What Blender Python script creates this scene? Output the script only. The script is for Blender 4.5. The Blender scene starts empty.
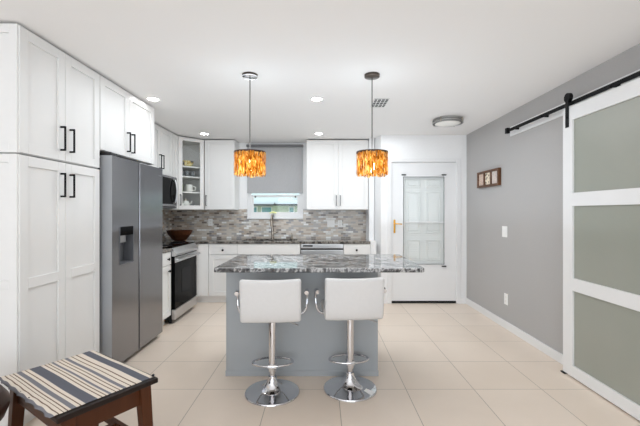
import bpy, bmesh, math, random
from mathutils import Matrix, Vector
random.seed(7)
C = bpy.context.scene
COL = C.collection
PI = math.pi

def lin(c):
    return tuple(((v/255)/12.92 if v/255 <= .04045 else ((v/255+.055)/1.055)**2.4) for v in c)

# ------------------------------------------------------------------ camera, world, light, exposure
CAM_H = 1.325
cd = bpy.data.cameras.new('camera'); cam = bpy.data.objects.new('camera', cd); COL.objects.link(cam)
cam.location = (0, 0, CAM_H); cam.rotation_euler = (PI/2, 0, 0)
cd.sensor_width = 36; cd.lens = 365/640*36
cd.shift_x = -1/640; cd.shift_y = -1/640
cd.clip_start = .05
C.camera = cam

w = bpy.data.worlds.new('sky'); C.world = w; w.use_nodes = True
bg = w.node_tree.nodes['Background']; bg.inputs[0].default_value = (.86, .93, 1, 1); bg.inputs[1].default_value = 2.6

def R0(a): return a*PI/180
def area(name, loc, rot, sx, sy, power, col=(1, 1, 1)):
    l = bpy.data.lights.new(name, 'AREA'); l.shape = 'RECTANGLE'; l.size = sx; l.size_y = sy; l.energy = power; l.color = col
    o = bpy.data.objects.new(name, l); o.location = loc; o.rotation_euler = rot; COL.objects.link(o); return o
# daylight through the big rear glazing behind the camera
area('rear_daylight', (0, -4.25, 1.35), (PI/2, 0, 0), 3.8, 2.1, 62, (.90, .98, 1.07))
# added unseen fill behind the camera, aimed up like a bounced flash
area('rear_fill_uplight', (0, -1.0, 1.0), (PI/2+R0(78), 0, 0), 3.2, 1.4, 26, (.85, .98, 1.13))
# unseen soft panels added under the ceiling to brighten living area and kitchen
area('living_room_fill', (0, .6, 2.42), (0, 0, 0), 3.0, 2.4, 6, (.94, 1, 1.05))
area('kitchen_ceiling_fill', (-.15, 3.95, 2.42), (0, 0, 0), 2.7, 2.3, 38, (.94, 1, 1.05))
# added unseen uplight in place of the bounce from pale floor and worktops
area('kitchen_bounce_fill', (.15, 3.8, 1.15), (PI, 0, 0), 3.3, 2.8, 10, (.86, .99, 1.12))

v = C.view_settings
C.display_settings.display_device = 'sRGB'
v.view_transform = 'Standard'; v.look = 'None'; v.exposure = 0.24; v.gamma = 1; v.use_curve_mapping = False
C.cycles.max_bounces = 10; C.cycles.diffuse_bounces = 6; C.cycles.glossy_bounces = 4; C.cycles.transmission_bounces = 8
C.cycles.use_denoising = True
C.cycles.caustics_reflective = False; C.cycles.caustics_refractive = False

# ------------------------------------------------------------------ materials
class N:
    def __init__(s, name):
        s.m = bpy.data.materials.new(name); s.m.use_nodes = True
        s.t = s.m.node_tree; s.b = s.t.nodes['Principled BSDF']; s.out = s.t.nodes['Material Output']
    def n(s, typ, **kw):
        o = s.t.nodes.new(typ)
        for k, val in kw.items():
            if k.startswith('i_'):
                key = k[2:]; key = int(key) if key.isdigit() else key.replace('_', ' ')
                o.inputs[key].default_value = val
            else: setattr(o, k, val)
        return o
    def l(s, a, b): s.t.links.new(a, b)
    def pos(s): return s.n('ShaderNodeNewGeometry').outputs['Position']
    def obj(s): return s.n('ShaderNodeTexCoord').outputs['Object']
    def ramp(s, fac, stops, interp='LINEAR'):
        r = s.n('ShaderNodeValToRGB'); r.color_ramp.interpolation = interp
        e = r.color_ramp.elements
        while len(e) < len(stops): e.new(.5)
        for x, (p, c) in zip(e, stops):
            x.position = p; x.color = (*c[:3], 1)
        s.l(fac, r.inputs[0]); return r.outputs[0]
    def noise(s, vec, scale, detail=3, dist=0, stretch=None):
        if stretch:
            mp = s.n('ShaderNodeMapping'); mp.inputs['Scale'].default_value = stretch; s.l(vec, mp.inputs[0]); vec = mp.outputs[0]
        q = s.n('ShaderNodeTexNoise'); q.inputs['Scale'].default_value = scale; q.inputs['Detail'].default_value = detail
        q.inputs['Distortion'].default_value = dist; s.l(vec, q.inputs['Vector']); return q.outputs['Fac']
    def bump(s, h, strength=.1, dist=.002):
        b = s.n('ShaderNodeBump'); b.inputs['Strength'].default_value = strength; b.inputs['Distance'].default_value = dist
        s.l(h, b.inputs['Height']); s.l(b.outputs[0], s.b.inputs['Normal'])
    def setb(s, rough=.5, metal=0, coat=0, trans=0, ior=1.45, spec=None):
        s.b.inputs['Roughness'].default_value = rough; s.b.inputs['Metallic'].default_value = metal
        s.b.inputs['Coat Weight'].default_value = coat; s.b.inputs['Transmission Weight'].default_value = trans
        s.b.inputs['IOR'].default_value = ior
        if spec is not None: s.b.inputs['Specular IOR Level'].default_value = spec

def plain(name, rgb, rough=.5, metal=0, coat=0, var=.03, scale=6, stretch=None, bump=0, trans=0, ior=1.45, spec=None):
    s = N(name); s.setb(rough, metal, coat, trans, ior, spec)
    c = lin(rgb)
    f = s.noise(s.obj(), scale, 4, 0, stretch)
    s.l(s.ramp(f, [(.3, [x*(1-var) for x in c]), (.7, [min(1, x*(1+var)) for x in c])]), s.b.inputs['Base Color'])
    if bump: s.bump(f, bump)
    return s.m

M = {}
M['wall_white'] = plain('wall_white', (236, 236, 236), .7, var=.01, scale=40)
M['wall_grey'] = plain('wall_grey', (176, 174, 173), .75, var=.015, scale=60)
s = N('ceiling_paint'); s.setb(.85); s.b.inputs['Base Color'].default_value = (*lin((238, 236, 234)), 1)
s.bump(s.noise(s.pos(), 90, 4), .12, .003); M['ceiling'] = s.m
M['trim'] = plain('trim_white', (230, 230, 230), .4, var=.01)
M['cab'] = plain('cabinet_white', (228, 227, 225), .38, var=.008, scale=3)
M['cab_in'] = plain('cabinet_inside', (232, 230, 226), .5, var=.01)
M['black'] = plain('black_metal', (9, 9, 10), .55, var=.1, spec=.2)
M['graphite'] = plain('graphite_metal', (70, 70, 72), .35, .8, var=.05)
M['chrome'] = plain('chrome', (215, 215, 218), .06, 1, var=.01)
M['nickel'] = plain('brushed_nickel', (190, 180, 165), .22, 1, var=.03)
M['band'] = plain('satin_silver', (150, 150, 148), .3, .9, var=.02)
M['bronze'] = plain('champagne_bronze', (172, 162, 150), .25, 1, var=.04)
M['gold'] = plain('gold', (214, 165, 70), .22, 1, var=.03)
M['steel'] = plain('stainless_steel', (144, 144, 147), .24, 1, var=.05, scale=3, stretch=(1, 1, 120), bump=0)
M['steel_light'] = plain('stainless_light', (205, 205, 206), .28, 1, var=.04, scale=3, stretch=(1, 90, 90))
M['glass_black'] = plain('black_glass', (6, 6, 7), .1, var=.05, spec=.12, ior=1.25)
M['glass_dark'] = plain('oven_window', (30, 30, 32), .15, var=.05, spec=.12, ior=1.25)
M['dark_plastic'] = plain('dark_plastic', (30, 30, 32), .5, var=.08)
M['grey_plastic'] = plain('grey_plastic', (92, 94, 98), .45, var=.05)
M['plate'] = plain('plate_white', (242, 242, 240), .35, var=.005)
M['island'] = plain('island_grey_paint', (160, 164, 167), .42, var=.012, scale=4)
M['leather'] = plain('white_leatherette', (208, 207, 206), .45, var=.012, scale=50, bump=.05)
M['shade_fabric'] = plain('roller_fabric', (176, 176, 177), .9, var=.05, scale=160, stretch=(1, 1, .2))
M['shade_dark'] = plain('roller_cassette', (112, 112, 114), .6, var=.04)
M['wood_dark'] = plain('dark_wood', (62, 38, 27), .35, var=.35, scale=9, stretch=(1, 1, .12), coat=.25)
M['wood_red'] = plain('walnut_wood', (70, 38, 20), .42, var=.3, scale=9, stretch=(1, 1, .1), spec=.25)
M['wood_top'] = plain('dark_wood_top', (34, 24, 20), .4, var=.25, scale=9, stretch=(.12, 1, 1), spec=.25)
M['wood_frame'] = plain('brown_frame', (92, 58, 32), .45, var=.25, scale=14)
M['leather_brown'] = plain('brown_leather', (52, 32, 24), .4, spec=.3, var=.25, scale=18, bump=.15)
M['green'] = plain('leaf_green', (90, 130, 70), .5, var=.2)
M['bloom'] = plain('pale_yellow_petal', (246, 246, 176), .6, var=.08, scale=30)
M['ceramic'] = plain('white_ceramic', (240, 238, 232), .25, var=.01)
M['green_glass'] = plain('green_glass', (170, 185, 120), .1, var=.1, trans=.4)
M['rubber'] = plain('rubber', (20, 20, 20), .7, var=.1)
M['cord'] = plain('cord', (70, 66, 62), .6, var=.1)
M['canopy_dark'] = plain('canopy_bronze', (84, 76, 70), .3, .9, var=.06)
M['fabric_dark'] = plain('cord_end', (40, 42, 50), .8, var=.1)

def glass(name, col=(1, 1, 1), rough=0, mixf=.12):
    s = N(name); t = s.n('ShaderNodeBsdfTransparent'); t.inputs[0].default_value = (*col, 1)
    g = s.n('ShaderNodeBsdfGlossy'); g.inputs['Roughness'].default_value = rough
    fr = s.n('ShaderNodeFresnel'); fr.inputs[0].default_value = 1.45
    mx = s.n('ShaderNodeMixShader'); 
    ge = s.n('ShaderNodeNewGeometry'); fm = s.n('ShaderNodeMath', operation='SUBTRACT'); fm.use_clamp = True; s.l(fr.outputs[0], fm.inputs[0]); s.l(ge.outputs['Backfacing'], fm.inputs[1])
    s.l(fm.outputs[0], mx.inputs[0]); s.l(t.outputs[0], mx.inputs[1]); s.l(g.outputs[0], mx.inputs[2])
    s.l(mx.outputs[0], s.out.inputs[0]); return s.m
M['glass'] = glass('clear_glass', (.99, 1, 1), .01)
M['glass_ware'] = plain('glassware', (225, 230, 232), .05, var=.01, trans=.75, ior=1.3)

s = N('frosted_glass'); s.setb(.3, spec=.45)
s.l(s.ramp(s.noise(s.obj(), 1.2, 2), [(.3, lin((150, 153, 143))), (.7, lin((160, 161, 152)))]), s.b.inputs['Base Color'])
s.b.inputs['Subsurface Weight'].default_value = 0; M['frosted'] = s.m

# floor tiles: square beige porcelain
s = N('floor_tile'); s.setb(.3, spec=.4)
mp = s.n('ShaderNodeMapping'); mp.inputs['Location'].default_value = (.886+.507*8, -2.728+.507*12, 0); s.l(s.pos(), mp.inputs[0])
br = s.n('ShaderNodeTexBrick', offset=0, squash=1); s.l(mp.outputs[0], br.inputs['Vector'])
for k, val in dict(Scale=1, Mortar_Size=.0026, Mortar_Smooth=.1, Bias=0, Brick_Width=.507, Row_Height=.507).items(): br.inputs[k.replace('_', ' ')].default_value = val
br.inputs['Color1'].default_value = (*lin((227, 211, 195)), 1); br.inputs['Color2'].default_value = (*lin((232, 217, 202)), 1)
br.inputs['Mortar'].default_value = (*lin((172, 159, 144)), 1)
nz = s.noise(s.pos(), 2.2, 5, .6)
mx = s.n('ShaderNodeMix', data_type='RGBA', blend_type='MULTIPLY'); mx.inputs[0].default_value = 1
s.l(br.outputs['Color'], mx.inputs[6]); s.l(s.ramp(nz, [(.3, (.95, .945, .94)), (.7, (1, 1, 1))]), mx.inputs[7])
s.l(mx.outputs[2], s.b.inputs['Base Color'])
inv = s.n('ShaderNodeMath', operation='SUBTRACT'); inv.inputs[0].default_value = 1; s.l(br.outputs['Fac'], inv.inputs[1]); s.bump(inv.outputs[0], .3, .002)
M['floor'] = s.m

# mosaic backsplash
s = N('mosaic_backsplash'); s.setb(.25)
sp = s.n('ShaderNodeSeparateXYZ'); s.l(s.pos(), sp.inputs[0])
ad = s.n('ShaderNodeMath', operation='ADD'); s.l(sp.outputs[0], ad.inputs[0]); s.l(sp.outputs[1], ad.inputs[1])
cb = s.n('ShaderNodeCombineXYZ'); s.l(ad.outputs[0], cb.inputs[0]); s.l(sp.outputs[2], cb.inputs[1])
br = s.n('ShaderNodeTexBrick', offset=.5); s.l(cb.outputs[0], br.inputs['Vector'])
for k, val in dict(Scale=1, Mortar_Size=.0018, Mortar_Smooth=.1, Bias=0, Brick_Width=.08, Row_Height=.030).items(): br.inputs[k.replace('_', ' ')].default_value = val
br.inputs['Color1'].default_value = (0, 0, 0, 1); br.inputs['Color2'].default_value = (1, 1, 1, 1); br.inputs['Mortar'].default_value = (.5, .5, .5, 1)
cr = s.ramp(br.outputs['Color'], [(0, lin((130, 121, 114))), (.07, lin((180, 165, 150))), (.22, lin((204, 194, 182))), (.38, lin((176, 172, 169))), (.5, lin((206, 199, 190))), (.64, lin((190, 180, 168))), (.78, lin((216, 214, 210))), (.88, lin((152, 150, 150))), (.94, lin((234, 234, 232)))], 'CONSTANT')
mx = s.n('ShaderNodeMix', data_type='RGBA'); s.l(br.outputs['Fac'], mx.inputs[0]); s.l(cr, mx.inputs[6]); mx.inputs[7].default_value = (*lin((190, 184, 176)), 1)
s.l(mx.outputs[2], s.b.inputs['Base Color']); s.bump(br.outputs['Fac'], .2, -.002)
M['mosaic'] = s.m

def granite(name, lo, mid, hi):
    s = N(name); s.setb(.04, spec=.5)
    rt = s.n('ShaderNodeMapping'); rt.inputs['Rotation'].default_value = (.3, .2, .6); s.l(s.pos(), rt.inputs[0]); p = rt.outputs[0]
    a = s.noise(p, 3.4, 9, 1.3, (1, 3.0, 1.4)); b = s.noise(p, 26, 5, .6, (1, 2.2, 1))
    ad = s.n('ShaderNodeMix', data_type='FLOAT'); ad.inputs[0].default_value = .36; s.l(a, ad.inputs[2]); s.l(b, ad.inputs[3])
    s.l(s.ramp(ad.outputs[0], [(.36, lin(lo)), (.44, lin(mid)), (.485, lin(hi)), (.53, lin(mid)), (.60, lin(lo)), (.70, lin(mid))]), s.b.inputs['Base Color'])
    return s.m
M['granite'] = granite('granite_grey_white', (34, 34, 36), (98, 98, 99), (188, 187, 186))
M['granite_dark'] = granite('granite_dark', (36, 33, 31), (84, 79, 74), (146, 140, 132))

# bark-strip amber shade
s = N('amber_strips')
o = s.obj()
f = s.noise(o, 6, 5, 1.0, (9, 9, 3.2))
col = s.ramp(f, [(.38, lin((116, 68, 22))), (.47, lin((196, 128, 46))), (.55, lin((228, 174, 86))), (.63, lin((250, 226, 160)))])
tr = s.n('ShaderNodeBsdfTranslucent'); df = s.n('ShaderNodeBsdfDiffuse'); s.l(col, tr.inputs[0]); s.l(col, df.inputs[0])
mx = s.n('ShaderNodeMixShader'); mx.inputs[0].default_value = .72; s.l(df.outputs[0], mx.inputs[1]); s.l(tr.outputs[0], mx.inputs[2]); s.l(mx.outputs[0], s.out.inputs[0])
M['amber'] = s.m

def emit(name, col, st):
    s = N(name); s.b.inputs['Base Color'].default_value = (*col, 1); s.b.inputs['Emission Color'].default_value = (*col, 1)
    s.b.inputs['Emission Strength'].default_value = st; return s.m
M['bulb'] = emit('bulb_glow', (1, .82, .52), 26)
M['can'] = emit('downlight_glow', (1, .98, .96), 90)

# woven striped runner, stripes vary across local y (0 .. 0.45)
s = N('striped_cloth'); s.setb(.9, spec=.1)
sp = s.n('ShaderNodeSeparateXYZ'); s.l(s.obj(), sp.inputs[0])
dv = s.n('ShaderNodeMath', operation='DIVIDE'); s.l(sp.outputs[1], dv.inputs[0]); dv.inputs[1].default_value = .462
W_ = lin((218, 207, 193)); B_ = lin((98, 99, 107)); T_ = lin((112, 92, 78)); G_ = lin((122, 121, 126))
seq = [(0, G_), (.018, W_), (.05, T_), (.06, W_), (.09, T_), (.10, W_), (.125, T_), (.135, W_), (.16, G_), (.205, W_), (.235, T_), (.247, W_), (.285, B_), (.395, W_), (.43, T_), (.442, W_), (.47, T_), (.482, W_), (.505, G_), (.535, W_), (.57, T_), (.582, W_), (.61, T_), (.622, W_), (.65, G_), (.69, W_), (.73, T_), (.742, W_), (.785, T_), (.797, W_), (.86, B_), (.955, W_)]
s.l(s.ramp(dv.outputs[0], seq, 'CONSTANT'), s.b.inputs['Base Color'])
s.bump(s.noise(s.obj(), 300, 2), .2, .001)
M['stripes'] = s.m

# patterned ceramic (yellow / black bowl) and the three art tiles
s = N('painted_bowl'); s.setb(.3)
s.l(s.ramp(s.noise(s.obj(), 16, 2, .5), [(.4, lin((60, 56, 40))), (.47, lin((190, 160, 60))), (.58, lin((228, 214, 150)))], 'CONSTANT'), s.b.inputs['Base Color']); M['painted'] = s.m
def art(name, a, b, sc, kind):
    s = N(name); s.setb(.5)
    q = s.n('ShaderNodeTexVoronoi') if kind == 'v' else s.n('ShaderNodeTexWave', wave_type='RINGS')
    q.inputs['Scale'].default_value = sc
    if kind != 'v': q.inputs['Distortion'].default_value = 6
    s.l(s.obj(), q.inputs['Vector'])
    s.l(s.ramp(q.outputs[0], [(.25, lin(a)), (.45, lin(b))]), s.b.inputs['Base Color']); return s.m
M['art_pink'] = art('tile_pink_pattern', (160, 120, 110), (226, 208, 190), 22, 'w')
M['art_cream'] = art('tile_cream_spots', (88, 74, 66), (232, 218, 196), 26, 'v')
M['art_blue'] = art('tile_blue_scroll', (140, 138, 150), (230, 214, 200), 20, 'w')
M['siding'] = plain('neighbour_siding', (178, 190, 191), .7, var=.06, scale=2, stretch=(.3, 1, 18))
M['siding2'] = plain('neighbour_lower_wall', (178, 190, 172), .7, var=.06)
M['teal'] = plain('neighbour_window_teal', (84, 138, 142), .3, var=.1)
M['roofdark'] = plain('neighbour_eave', (70, 78, 80), .6, var=.1)
M['grass'] = plain('outdoor_ground', (150, 160, 120), .9, var=.2)

# ------------------------------------------------------------------ mesh helpers
FR = {}
class MB:
    def __init__(s, M_=None): s.v = []; s.f = []; s.sm = []; s.M = M_ or Matrix()
    def add(s, vs, fs, smooth=False):
        k = len(s.v); s.v += [s.M @ Vector(p) for p in vs]; s.f += [tuple(i+k for i in f) for f in fs]; s.sm += [smooth]*len(fs); return s
    def box(s, x0, x1, y0, y1, z0, z1):
        x0, x1 = sorted((x0, x1)); y0, y1 = sorted((y0, y1)); z0, z1 = sorted((z0, z1))
        return s.add([(x0, y0, z0), (x1, y0, z0), (x1, y1, z0), (x0, y1, z0), (x0, y0, z1), (x1, y0, z1), (x1, y1, z1), (x0, y1, z1)],
                     [(0, 3, 2, 1), (4, 5, 6, 7), (0, 1, 5, 4), (1, 2, 6, 5), (2, 3, 7, 6), (3, 0, 4, 7)])
    def prism(s, pts, z0, z1):
        n = len(pts); a = sum(pts[i][0]*pts[(i+1) % n][1]-pts[(i+1) % n][0]*pts[i][1] for i in range(n))
        if a < 0: pts = pts[::-1]
        return s.add([(x, y, z0) for x, y in pts]+[(x, y, z1) for x, y in pts],
                     [tuple(range(n))[::-1], tuple(range(n, 2*n))]+[(i, (i+1) % n, n+(i+1) % n, n+i) for i in range(n)])
    def lathe(s, prof, c=(0, 0, 0), n=32, smooth=True):
        vs = []; fs = []
        for r, z in prof:
            for k in range(n): vs.append((c[0]+r*math.cos(2*PI*k/n), c[1]+r*math.sin(2*PI*k/n), c[2]+z))
        m = len(prof)
        for j in range(m-1):
            for k in range(n): fs.append((j*n+k, j*n+(k+1) % n, (j+1)*n+(k+1) % n, (j+1)*n+k))
        if prof[0][0] > 1e-6: fs.append(tuple(range(n))[::-1])
        if prof[-1][0] > 1e-6: fs.append(tuple(range((m-1)*n, m*n)))
        return s.add(vs, fs, smooth)
    def tube(s, path, r, n=12, closed=False):
        P = [Vector(p) for p in path]; m = len(P); vs = []; fs = []
        R = r if isinstance(r, (list, tuple)) else [r]*m
        up = None
        for i in range(m):
            a = P[i-1] if (i > 0 or closed) else P[i]; b = P[(i+1) % m] if (i < m-1 or closed) else P[i]
            t = (b-a).normalized()
            if up is None:
                up = Vector((0, 0, 1)) if abs(t.z) < .9 else Vector((1, 0, 0))
            x = up.cross(t).normalized(); y = t.cross(x).normalized(); up = y
            for k in range(n): vs.append(P[i]+x*(R[i]*math.cos(2*PI*k/n))+y*(R[i]*math.sin(2*PI*k/n)))
        for i in range(m if closed else m-1):
            j = (i+1) % m
            for k in range(n): fs.append((i*n+k, i*n+(k+1) % n, j*n+(k+1) % n, j*n+k))
        if not closed: fs += [tuple(range(n))[::-1], tuple(range((m-1)*n, m*n))]
        return s.add(vs, fs, True)
    def cyl(s, a, b, r, n=20): return s.tube([a, b], r, n)
    def build(s, name, m, parent=None, bevel=0, seg=2, loc=None, smooth_all=False, sub=0):
        me = bpy.data.meshes.new(name)
        if parent is not None: inv = FR[parent.name].inverted(); frame = FR[parent.name]
        elif loc is not None: frame = Matrix.Translation(Vector(loc)); inv = frame.inverted()
        else:
            xs = [p.x for p in s.v]; ys = [p.y for p in s.v]; zs = [p.z for p in s.v]
            frame = Matrix.Translation(((min(xs)+max(xs))/2, (min(ys)+max(ys))/2, min(zs))); inv = frame.inverted()
        me.from_pydata([inv @ p for p in s.v], [], s.f); me.update()
        bm = bmesh.new(); bm.from_mesh(me); bmesh.ops.recalc_face_normals(bm, faces=bm.faces); bm.to_mesh(me); bm.free()
        for p, q in zip(me.polygons, s.sm): p.use_smooth = q or smooth_all
        me.materials.append(M[m] if isinstance(m, str) else m)
        o = bpy.data.objects.new(name, me); COL.objects.link(o)
        if parent is not None: o.parent = parent
        else: o.matrix_world = frame
        if any(s.sm): 
            try: me.set_sharp_from_angle(angle=R(40))
            except Exception: pass
        if bevel:
            b = o.modifiers.new('bevel', 'BEVEL'); b.width = bevel; b.segments = seg; b.limit_method = 'ANGLE'; b.angle_limit = R(35)
            b.harden_normals = False
        if sub:
            b = o.modifiers.new('sub', 'SUBSURF'); b.levels = b.render_levels = sub
        FR[o.name] = frame
        return o
R = math.radians

def tag(o, label=None, cat=None, group=None, kind=None):
    if label: o['label'] = label
    if cat: o['category'] = cat
    if group: o['group'] = group
    if kind: o['kind'] = kind
    return o
def thing(name, label, cat, loc, rz=0, group=None):
    o = bpy.data.objects.new(name, None); COL.objects.link(o); o.location = loc; o.rotation_euler = (0, 0, rz); o.empty_display_size = .1
    FR[o.name] = Matrix.Translation(Vector(loc)) @ Matrix.Rotation(rz, 4, 'Z')
    return tag(o, label, cat, group)
def struct_root(name, loc):
    o = bpy.data.objects.new(name, None); COL.objects.link(o); o.location = loc; FR[o.name] = Matrix.Translation(Vector(loc)); o['kind'] = 'structure'; return o
def struct(name, mb, m, bevel=0): return tag(mb.build(name, m, bevel=bevel), kind='structure')
def copy_tree(o, parent=None):
    c = o.copy(); COL.objects.link(c)
    if parent is not None: c.parent = parent
    for ch in list(o.children): copy_tree(ch, c)
    return c
def smooth_path(pts, n=6):
    P = [Vector(p) for p in pts]; out = []
    for i in range(len(P)-1):
        p0 = P[max(i-1, 0)]; p1 = P[i]; p2 = P[i+1]; p3 = P[min(i+2, len(P)-1)]
        for k in range(n):
            t = k/n
            out.append(.5*((2*p1)+(p2-p0)*t+(2*p0-5*p1+4*p2-p3)*t*t+(3*p1-p0-3*p2+p3)*t**3))
    return out+[P[-1]]

# face frames: local x = along the face, y = outward, z = up
def face_left(x): return Matrix(((0, 1, 0, x), (1, 0, 0, 0), (0, 0, 1, 0), (0, 0, 0, 1)))      # units on the left wall: outward +X, along +Y
def face_back(y): return Matrix(((1, 0, 0, 0), (0, -1, 0, y), (0, 0, 1, 0), (0, 0, 0, 1)))     # units on the back wall: outward -Y, along +X
def face_right(x): return Matrix(((0, -1, 0, x), (1, 0, 0, 0), (0, 0, 1, 0), (0, 0, 0, 1)))    # right wall: outward -X, along +Y

def shaker(F, u0, u1, z0, z1, parent, name='door', st=.062, mid=None, th=.02, mat='cab'):
    g = .0015; u0 += g; u1 -= g; z0 += g; z1 -= g
    m = MB(F)
    m.box(u0, u0+st, .001, th, z0, z1); m.box(u1-st, u1, .001, th, z0, z1)
    m.box(u0+st, u1-st, .001, th, z1-st, z1); m.box(u0+st, u1-st, .001, th, z0, z0+st)
    if mid: m.box(u0+st, u1-st, .001, th, mid-st/2, mid+st/2)
    m.box(u0+st, u1-st, .001, th-.012, z0+st, z1-st)
    return m.build(name, mat, parent, bevel=.0012, seg=1)
def slab(F, u0, u1, z0, z1, parent, name='drawer', th=.02, mat='cab'):
    return MB(F).box(u0+.0015, u1-.0015, .001, th, z0+.0015, z1-.0015).build(name, mat, parent, bevel=.0015, seg=1)
def pull(F, u, z0, z1, parent, off=.02, mat='black', w=.010):
    m = MB(F); m.box(u-w/2, u+w/2, off+.026, off+.036, z0, z1)
    for z in (z0+.006, z1-.006): m.box(u-w/2, u+w/2, off, off+.027, z-.006, z+.006)
    return m.build('handle', mat, parent, bevel=.001, seg=1)
def knob(F, u, z, parent, off=.02):
    m = MB(F @ Matrix.Translation((u, off, z)) @ Matrix.Rotation(-PI/2, 4, 'X'))
    m.lathe([(.006, 0), (.006, .012), (.015, .016), (.016, .024), (.010, .028)], n=16)
    return m.build('knob', 'black', parent)

# ------------------------------------------------------------------ room shell
XL, XR, YB, YE, H = -2.39, 2.107, 5.89, 5.285, 2.44
YF = -4.4
struct('floor', MB().box(XL-.1, XR+.1, YF-.1, YB+.1, -.1, 0), 'floor')
struct('ceiling', MB().box(XL-.1, XR+.1, YF-.1, YB+.1, H, H+.1), 'ceiling')
struct('wall_left', MB().box(XL-.1, XL, YF-.1, YB+.15, 0, H), 'wall_white')
WX0, WX1, WZ0, WZ1 = -1.19, -.29, 1.233, 2.40
struct('wall_back', MB().box(XL, WX0, YB, YB+.15, 0, H).box(WX1, .869, YB, YB+.15, 0, H).box(WX0, WX1, YB, YB+.15, 0, WZ0).box(WX0, WX1, YB, YB+.15, WZ1, H), 'wall_white')
DX0, DX1, DZ = 1.0, 1.978, 2.07
struct('wall_entry', MB().box(.869, DX0, YE, YE+.12, 0, H).box(DX1, XR, YE, YE+.12, 0, H).box(DX0, DX1, YE, YE+.12, DZ, H), 'wall_white')
struct('wall_jog', MB().prism([(.869, YE), (.80, 5.56), (.80, YB), (.869, YB)], 0, H), 'wall_white')
struct('wall_right', MB().box(XR, XR+.1, YF-.1, YE+.12, 0, H), 'wall_grey')
struct('wall_front', MB().box(XL, -1.95, YF-.1, YF, 0, H).box(1.95, XR, YF-.1, YF, 0, H).box(-1.95, 1.95, YF-.1, YF, 2.3, H).box(-1.95, 1.95, YF-.1, YF, 0, .25), 'wall_white')
struct('baseboard_right', MB().box(XR-.014, XR, YF, YE, 0, .085), 'trim', bevel=.003)
struct('baseboard_entry', MB().box(2.005, XR-.014, YE-.014, YE, 0, .085), 'trim', bevel=.003)
# mosaic splashback (tiled wall covering)
struct('wall_backsplash', MB().box(XL, WX0, YB-.008, YB, .9, 1.37).box(WX1, .724, YB-.008, YB, .9, 1.37).box(WX0, WX1, YB-.008, YB, .9, WZ0-.001), 'mosaic')
struct('wall_backsplash_left', MB().box(XL, XL+.008, 3.9, YB-.008, .9, 1.37), 'mosaic')
# tall white filler at the right end of the kitchen run
struct('trim_1', MB().box(.724, .80, 5.50, 5.56, 1.355, H).box(.716, .80, 5.27, 5.56, 0, .90).box(.724, .80, 5.50, 5.56, .9, 1.355), 'trim')

# kitchen window
w1 = struct_root('window_1', (-.74, YB+.07, WZ0))
m = MB(); fy0, fy1 = YB+.02, YB+.10
m.box(WX0, WX0+.055, fy0, fy1, WZ0, WZ1).box(WX1-.055, WX1, fy0, fy1, WZ0, WZ1).box(WX0+.055, WX1-.055, fy0, fy1, WZ1-.05, WZ1).box(WX0+.055, WX1-.055, fy0, fy1, WZ0, WZ0+.05)
m.build('window_frame', 'trim', w1, bevel=.003)
m = MB(); sy0, sy1 = YB+.04, YB+.075
m.box(WX0+.055, WX0+.095, sy0, sy1, WZ0+.05, 1.60).box(WX1-.095, WX1-.055, sy0, sy1, WZ0+.05, 1.60).box(WX0+.095, WX1-.095, sy0, sy1, WZ0+.05, WZ0+.09).box(WX0+.095, WX1-.095, sy0, sy1, 1.565, 1.60)
sash = m.build('sash', 'trim', w1, bevel=.002)
MB().box(WX0+.095, WX1-.095, sy0+.012, sy0+.018, WZ0+.09, 1.565).build('pane', 'glass', sash)
MB().box(WX0+.055, WX1-.055, sy1+.005, sy1+.010, 1.60, WZ1-.05).build('pane', 'glass', w1)
MB().box(WX0+.095, WX1-.095, sy0-.002, sy0+.010, 1.437, 1.447).build('meeting_rail', 'graphite', sash)  # dark grey puts the backlit look into the rail's colour
MB().box(-.775, -.72, sy0-.02, sy0-.002, 1.435, 1.455).box(-.757, -.74, sy0-.026, sy0-.018, 1.448, 1.475).build('sash_lock', 'dark_plastic', sash)
for x in (WX0+.115, WX1-.135):
    MB().box(x, x+.02, sy0-.012, sy0, 1.555, 1.585).build('tilt_latch', 'dark_plastic', sash)
m = MB(); m.box(WX0-.0, WX1+.0, YB-.03, YB+.02, WZ0-.022, WZ0+.002)
m.build('window_sill', 'trim', w1, bevel=.003)

# entry door with frame
d1 = struct_root('door_1', (1.49, YE, 0))
m = MB(); m.box(DX0-.045, DX0+.02, YE-.012, YE+.10, 0, DZ+.03).box(DX1-.02, DX1+.045, YE-.012, YE+.10, 0, DZ+.03).box(DX0+.02, DX1-.02, YE-.012, YE+.10, DZ-.022, DZ+.03)
m.build('door_frame', 'trim', d1, bevel=.003)
sx0, sx1, sy = DX0+.022, DX1-.022, YE+.012
gx0, gx1, gz0, gz1 = 1.178, 1.80, .552, 1.85
m = MB(); m.box(sx0, gx0, sy, sy+.04, .035, 2.045).box(gx1, sx1, sy, sy+.04, .035, 2.045).box(gx0, gx1, sy, sy+.04, .035, gz0).box(gx0, gx1, sy, sy+.04, gz1, 2.045)
leaf = m.build('door_leaf', 'trim', d1)
m = MB(); b = .014
m.box(gx0, gx0+b, sy-.008, sy+.02, gz0, gz1).box(gx1-b, gx1, sy-.008, sy+.02, gz0, gz1).box(gx0+b, gx1-b, sy-.008, sy+.02, gz0, gz0+b).box(gx0+b, gx1-b, sy-.008, sy+.02, gz1-b, gz1)
m.box(gx0+b, gx1-b, sy-.006, sy+.02, 1.168, 1.186)
m.build('glazing_frame', 'trim', leaf, bevel=.003)
m = MB(); g = .006; ga, gb, gc, gd_ = gx0+b, gx1-b, gz0+b, gz1-b
m.box(ga, ga+g, sy-.009, sy, gc, gd_).box(gb-g, gb, sy-.009, sy, gc, gd_).box(ga+g, gb-g, sy-.009, sy, gd_-g, gd_).box(ga+g, gb-g, sy-.009, sy, gc, gc+g)
m.build('gasket', 'grey_plastic', leaf)
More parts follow.
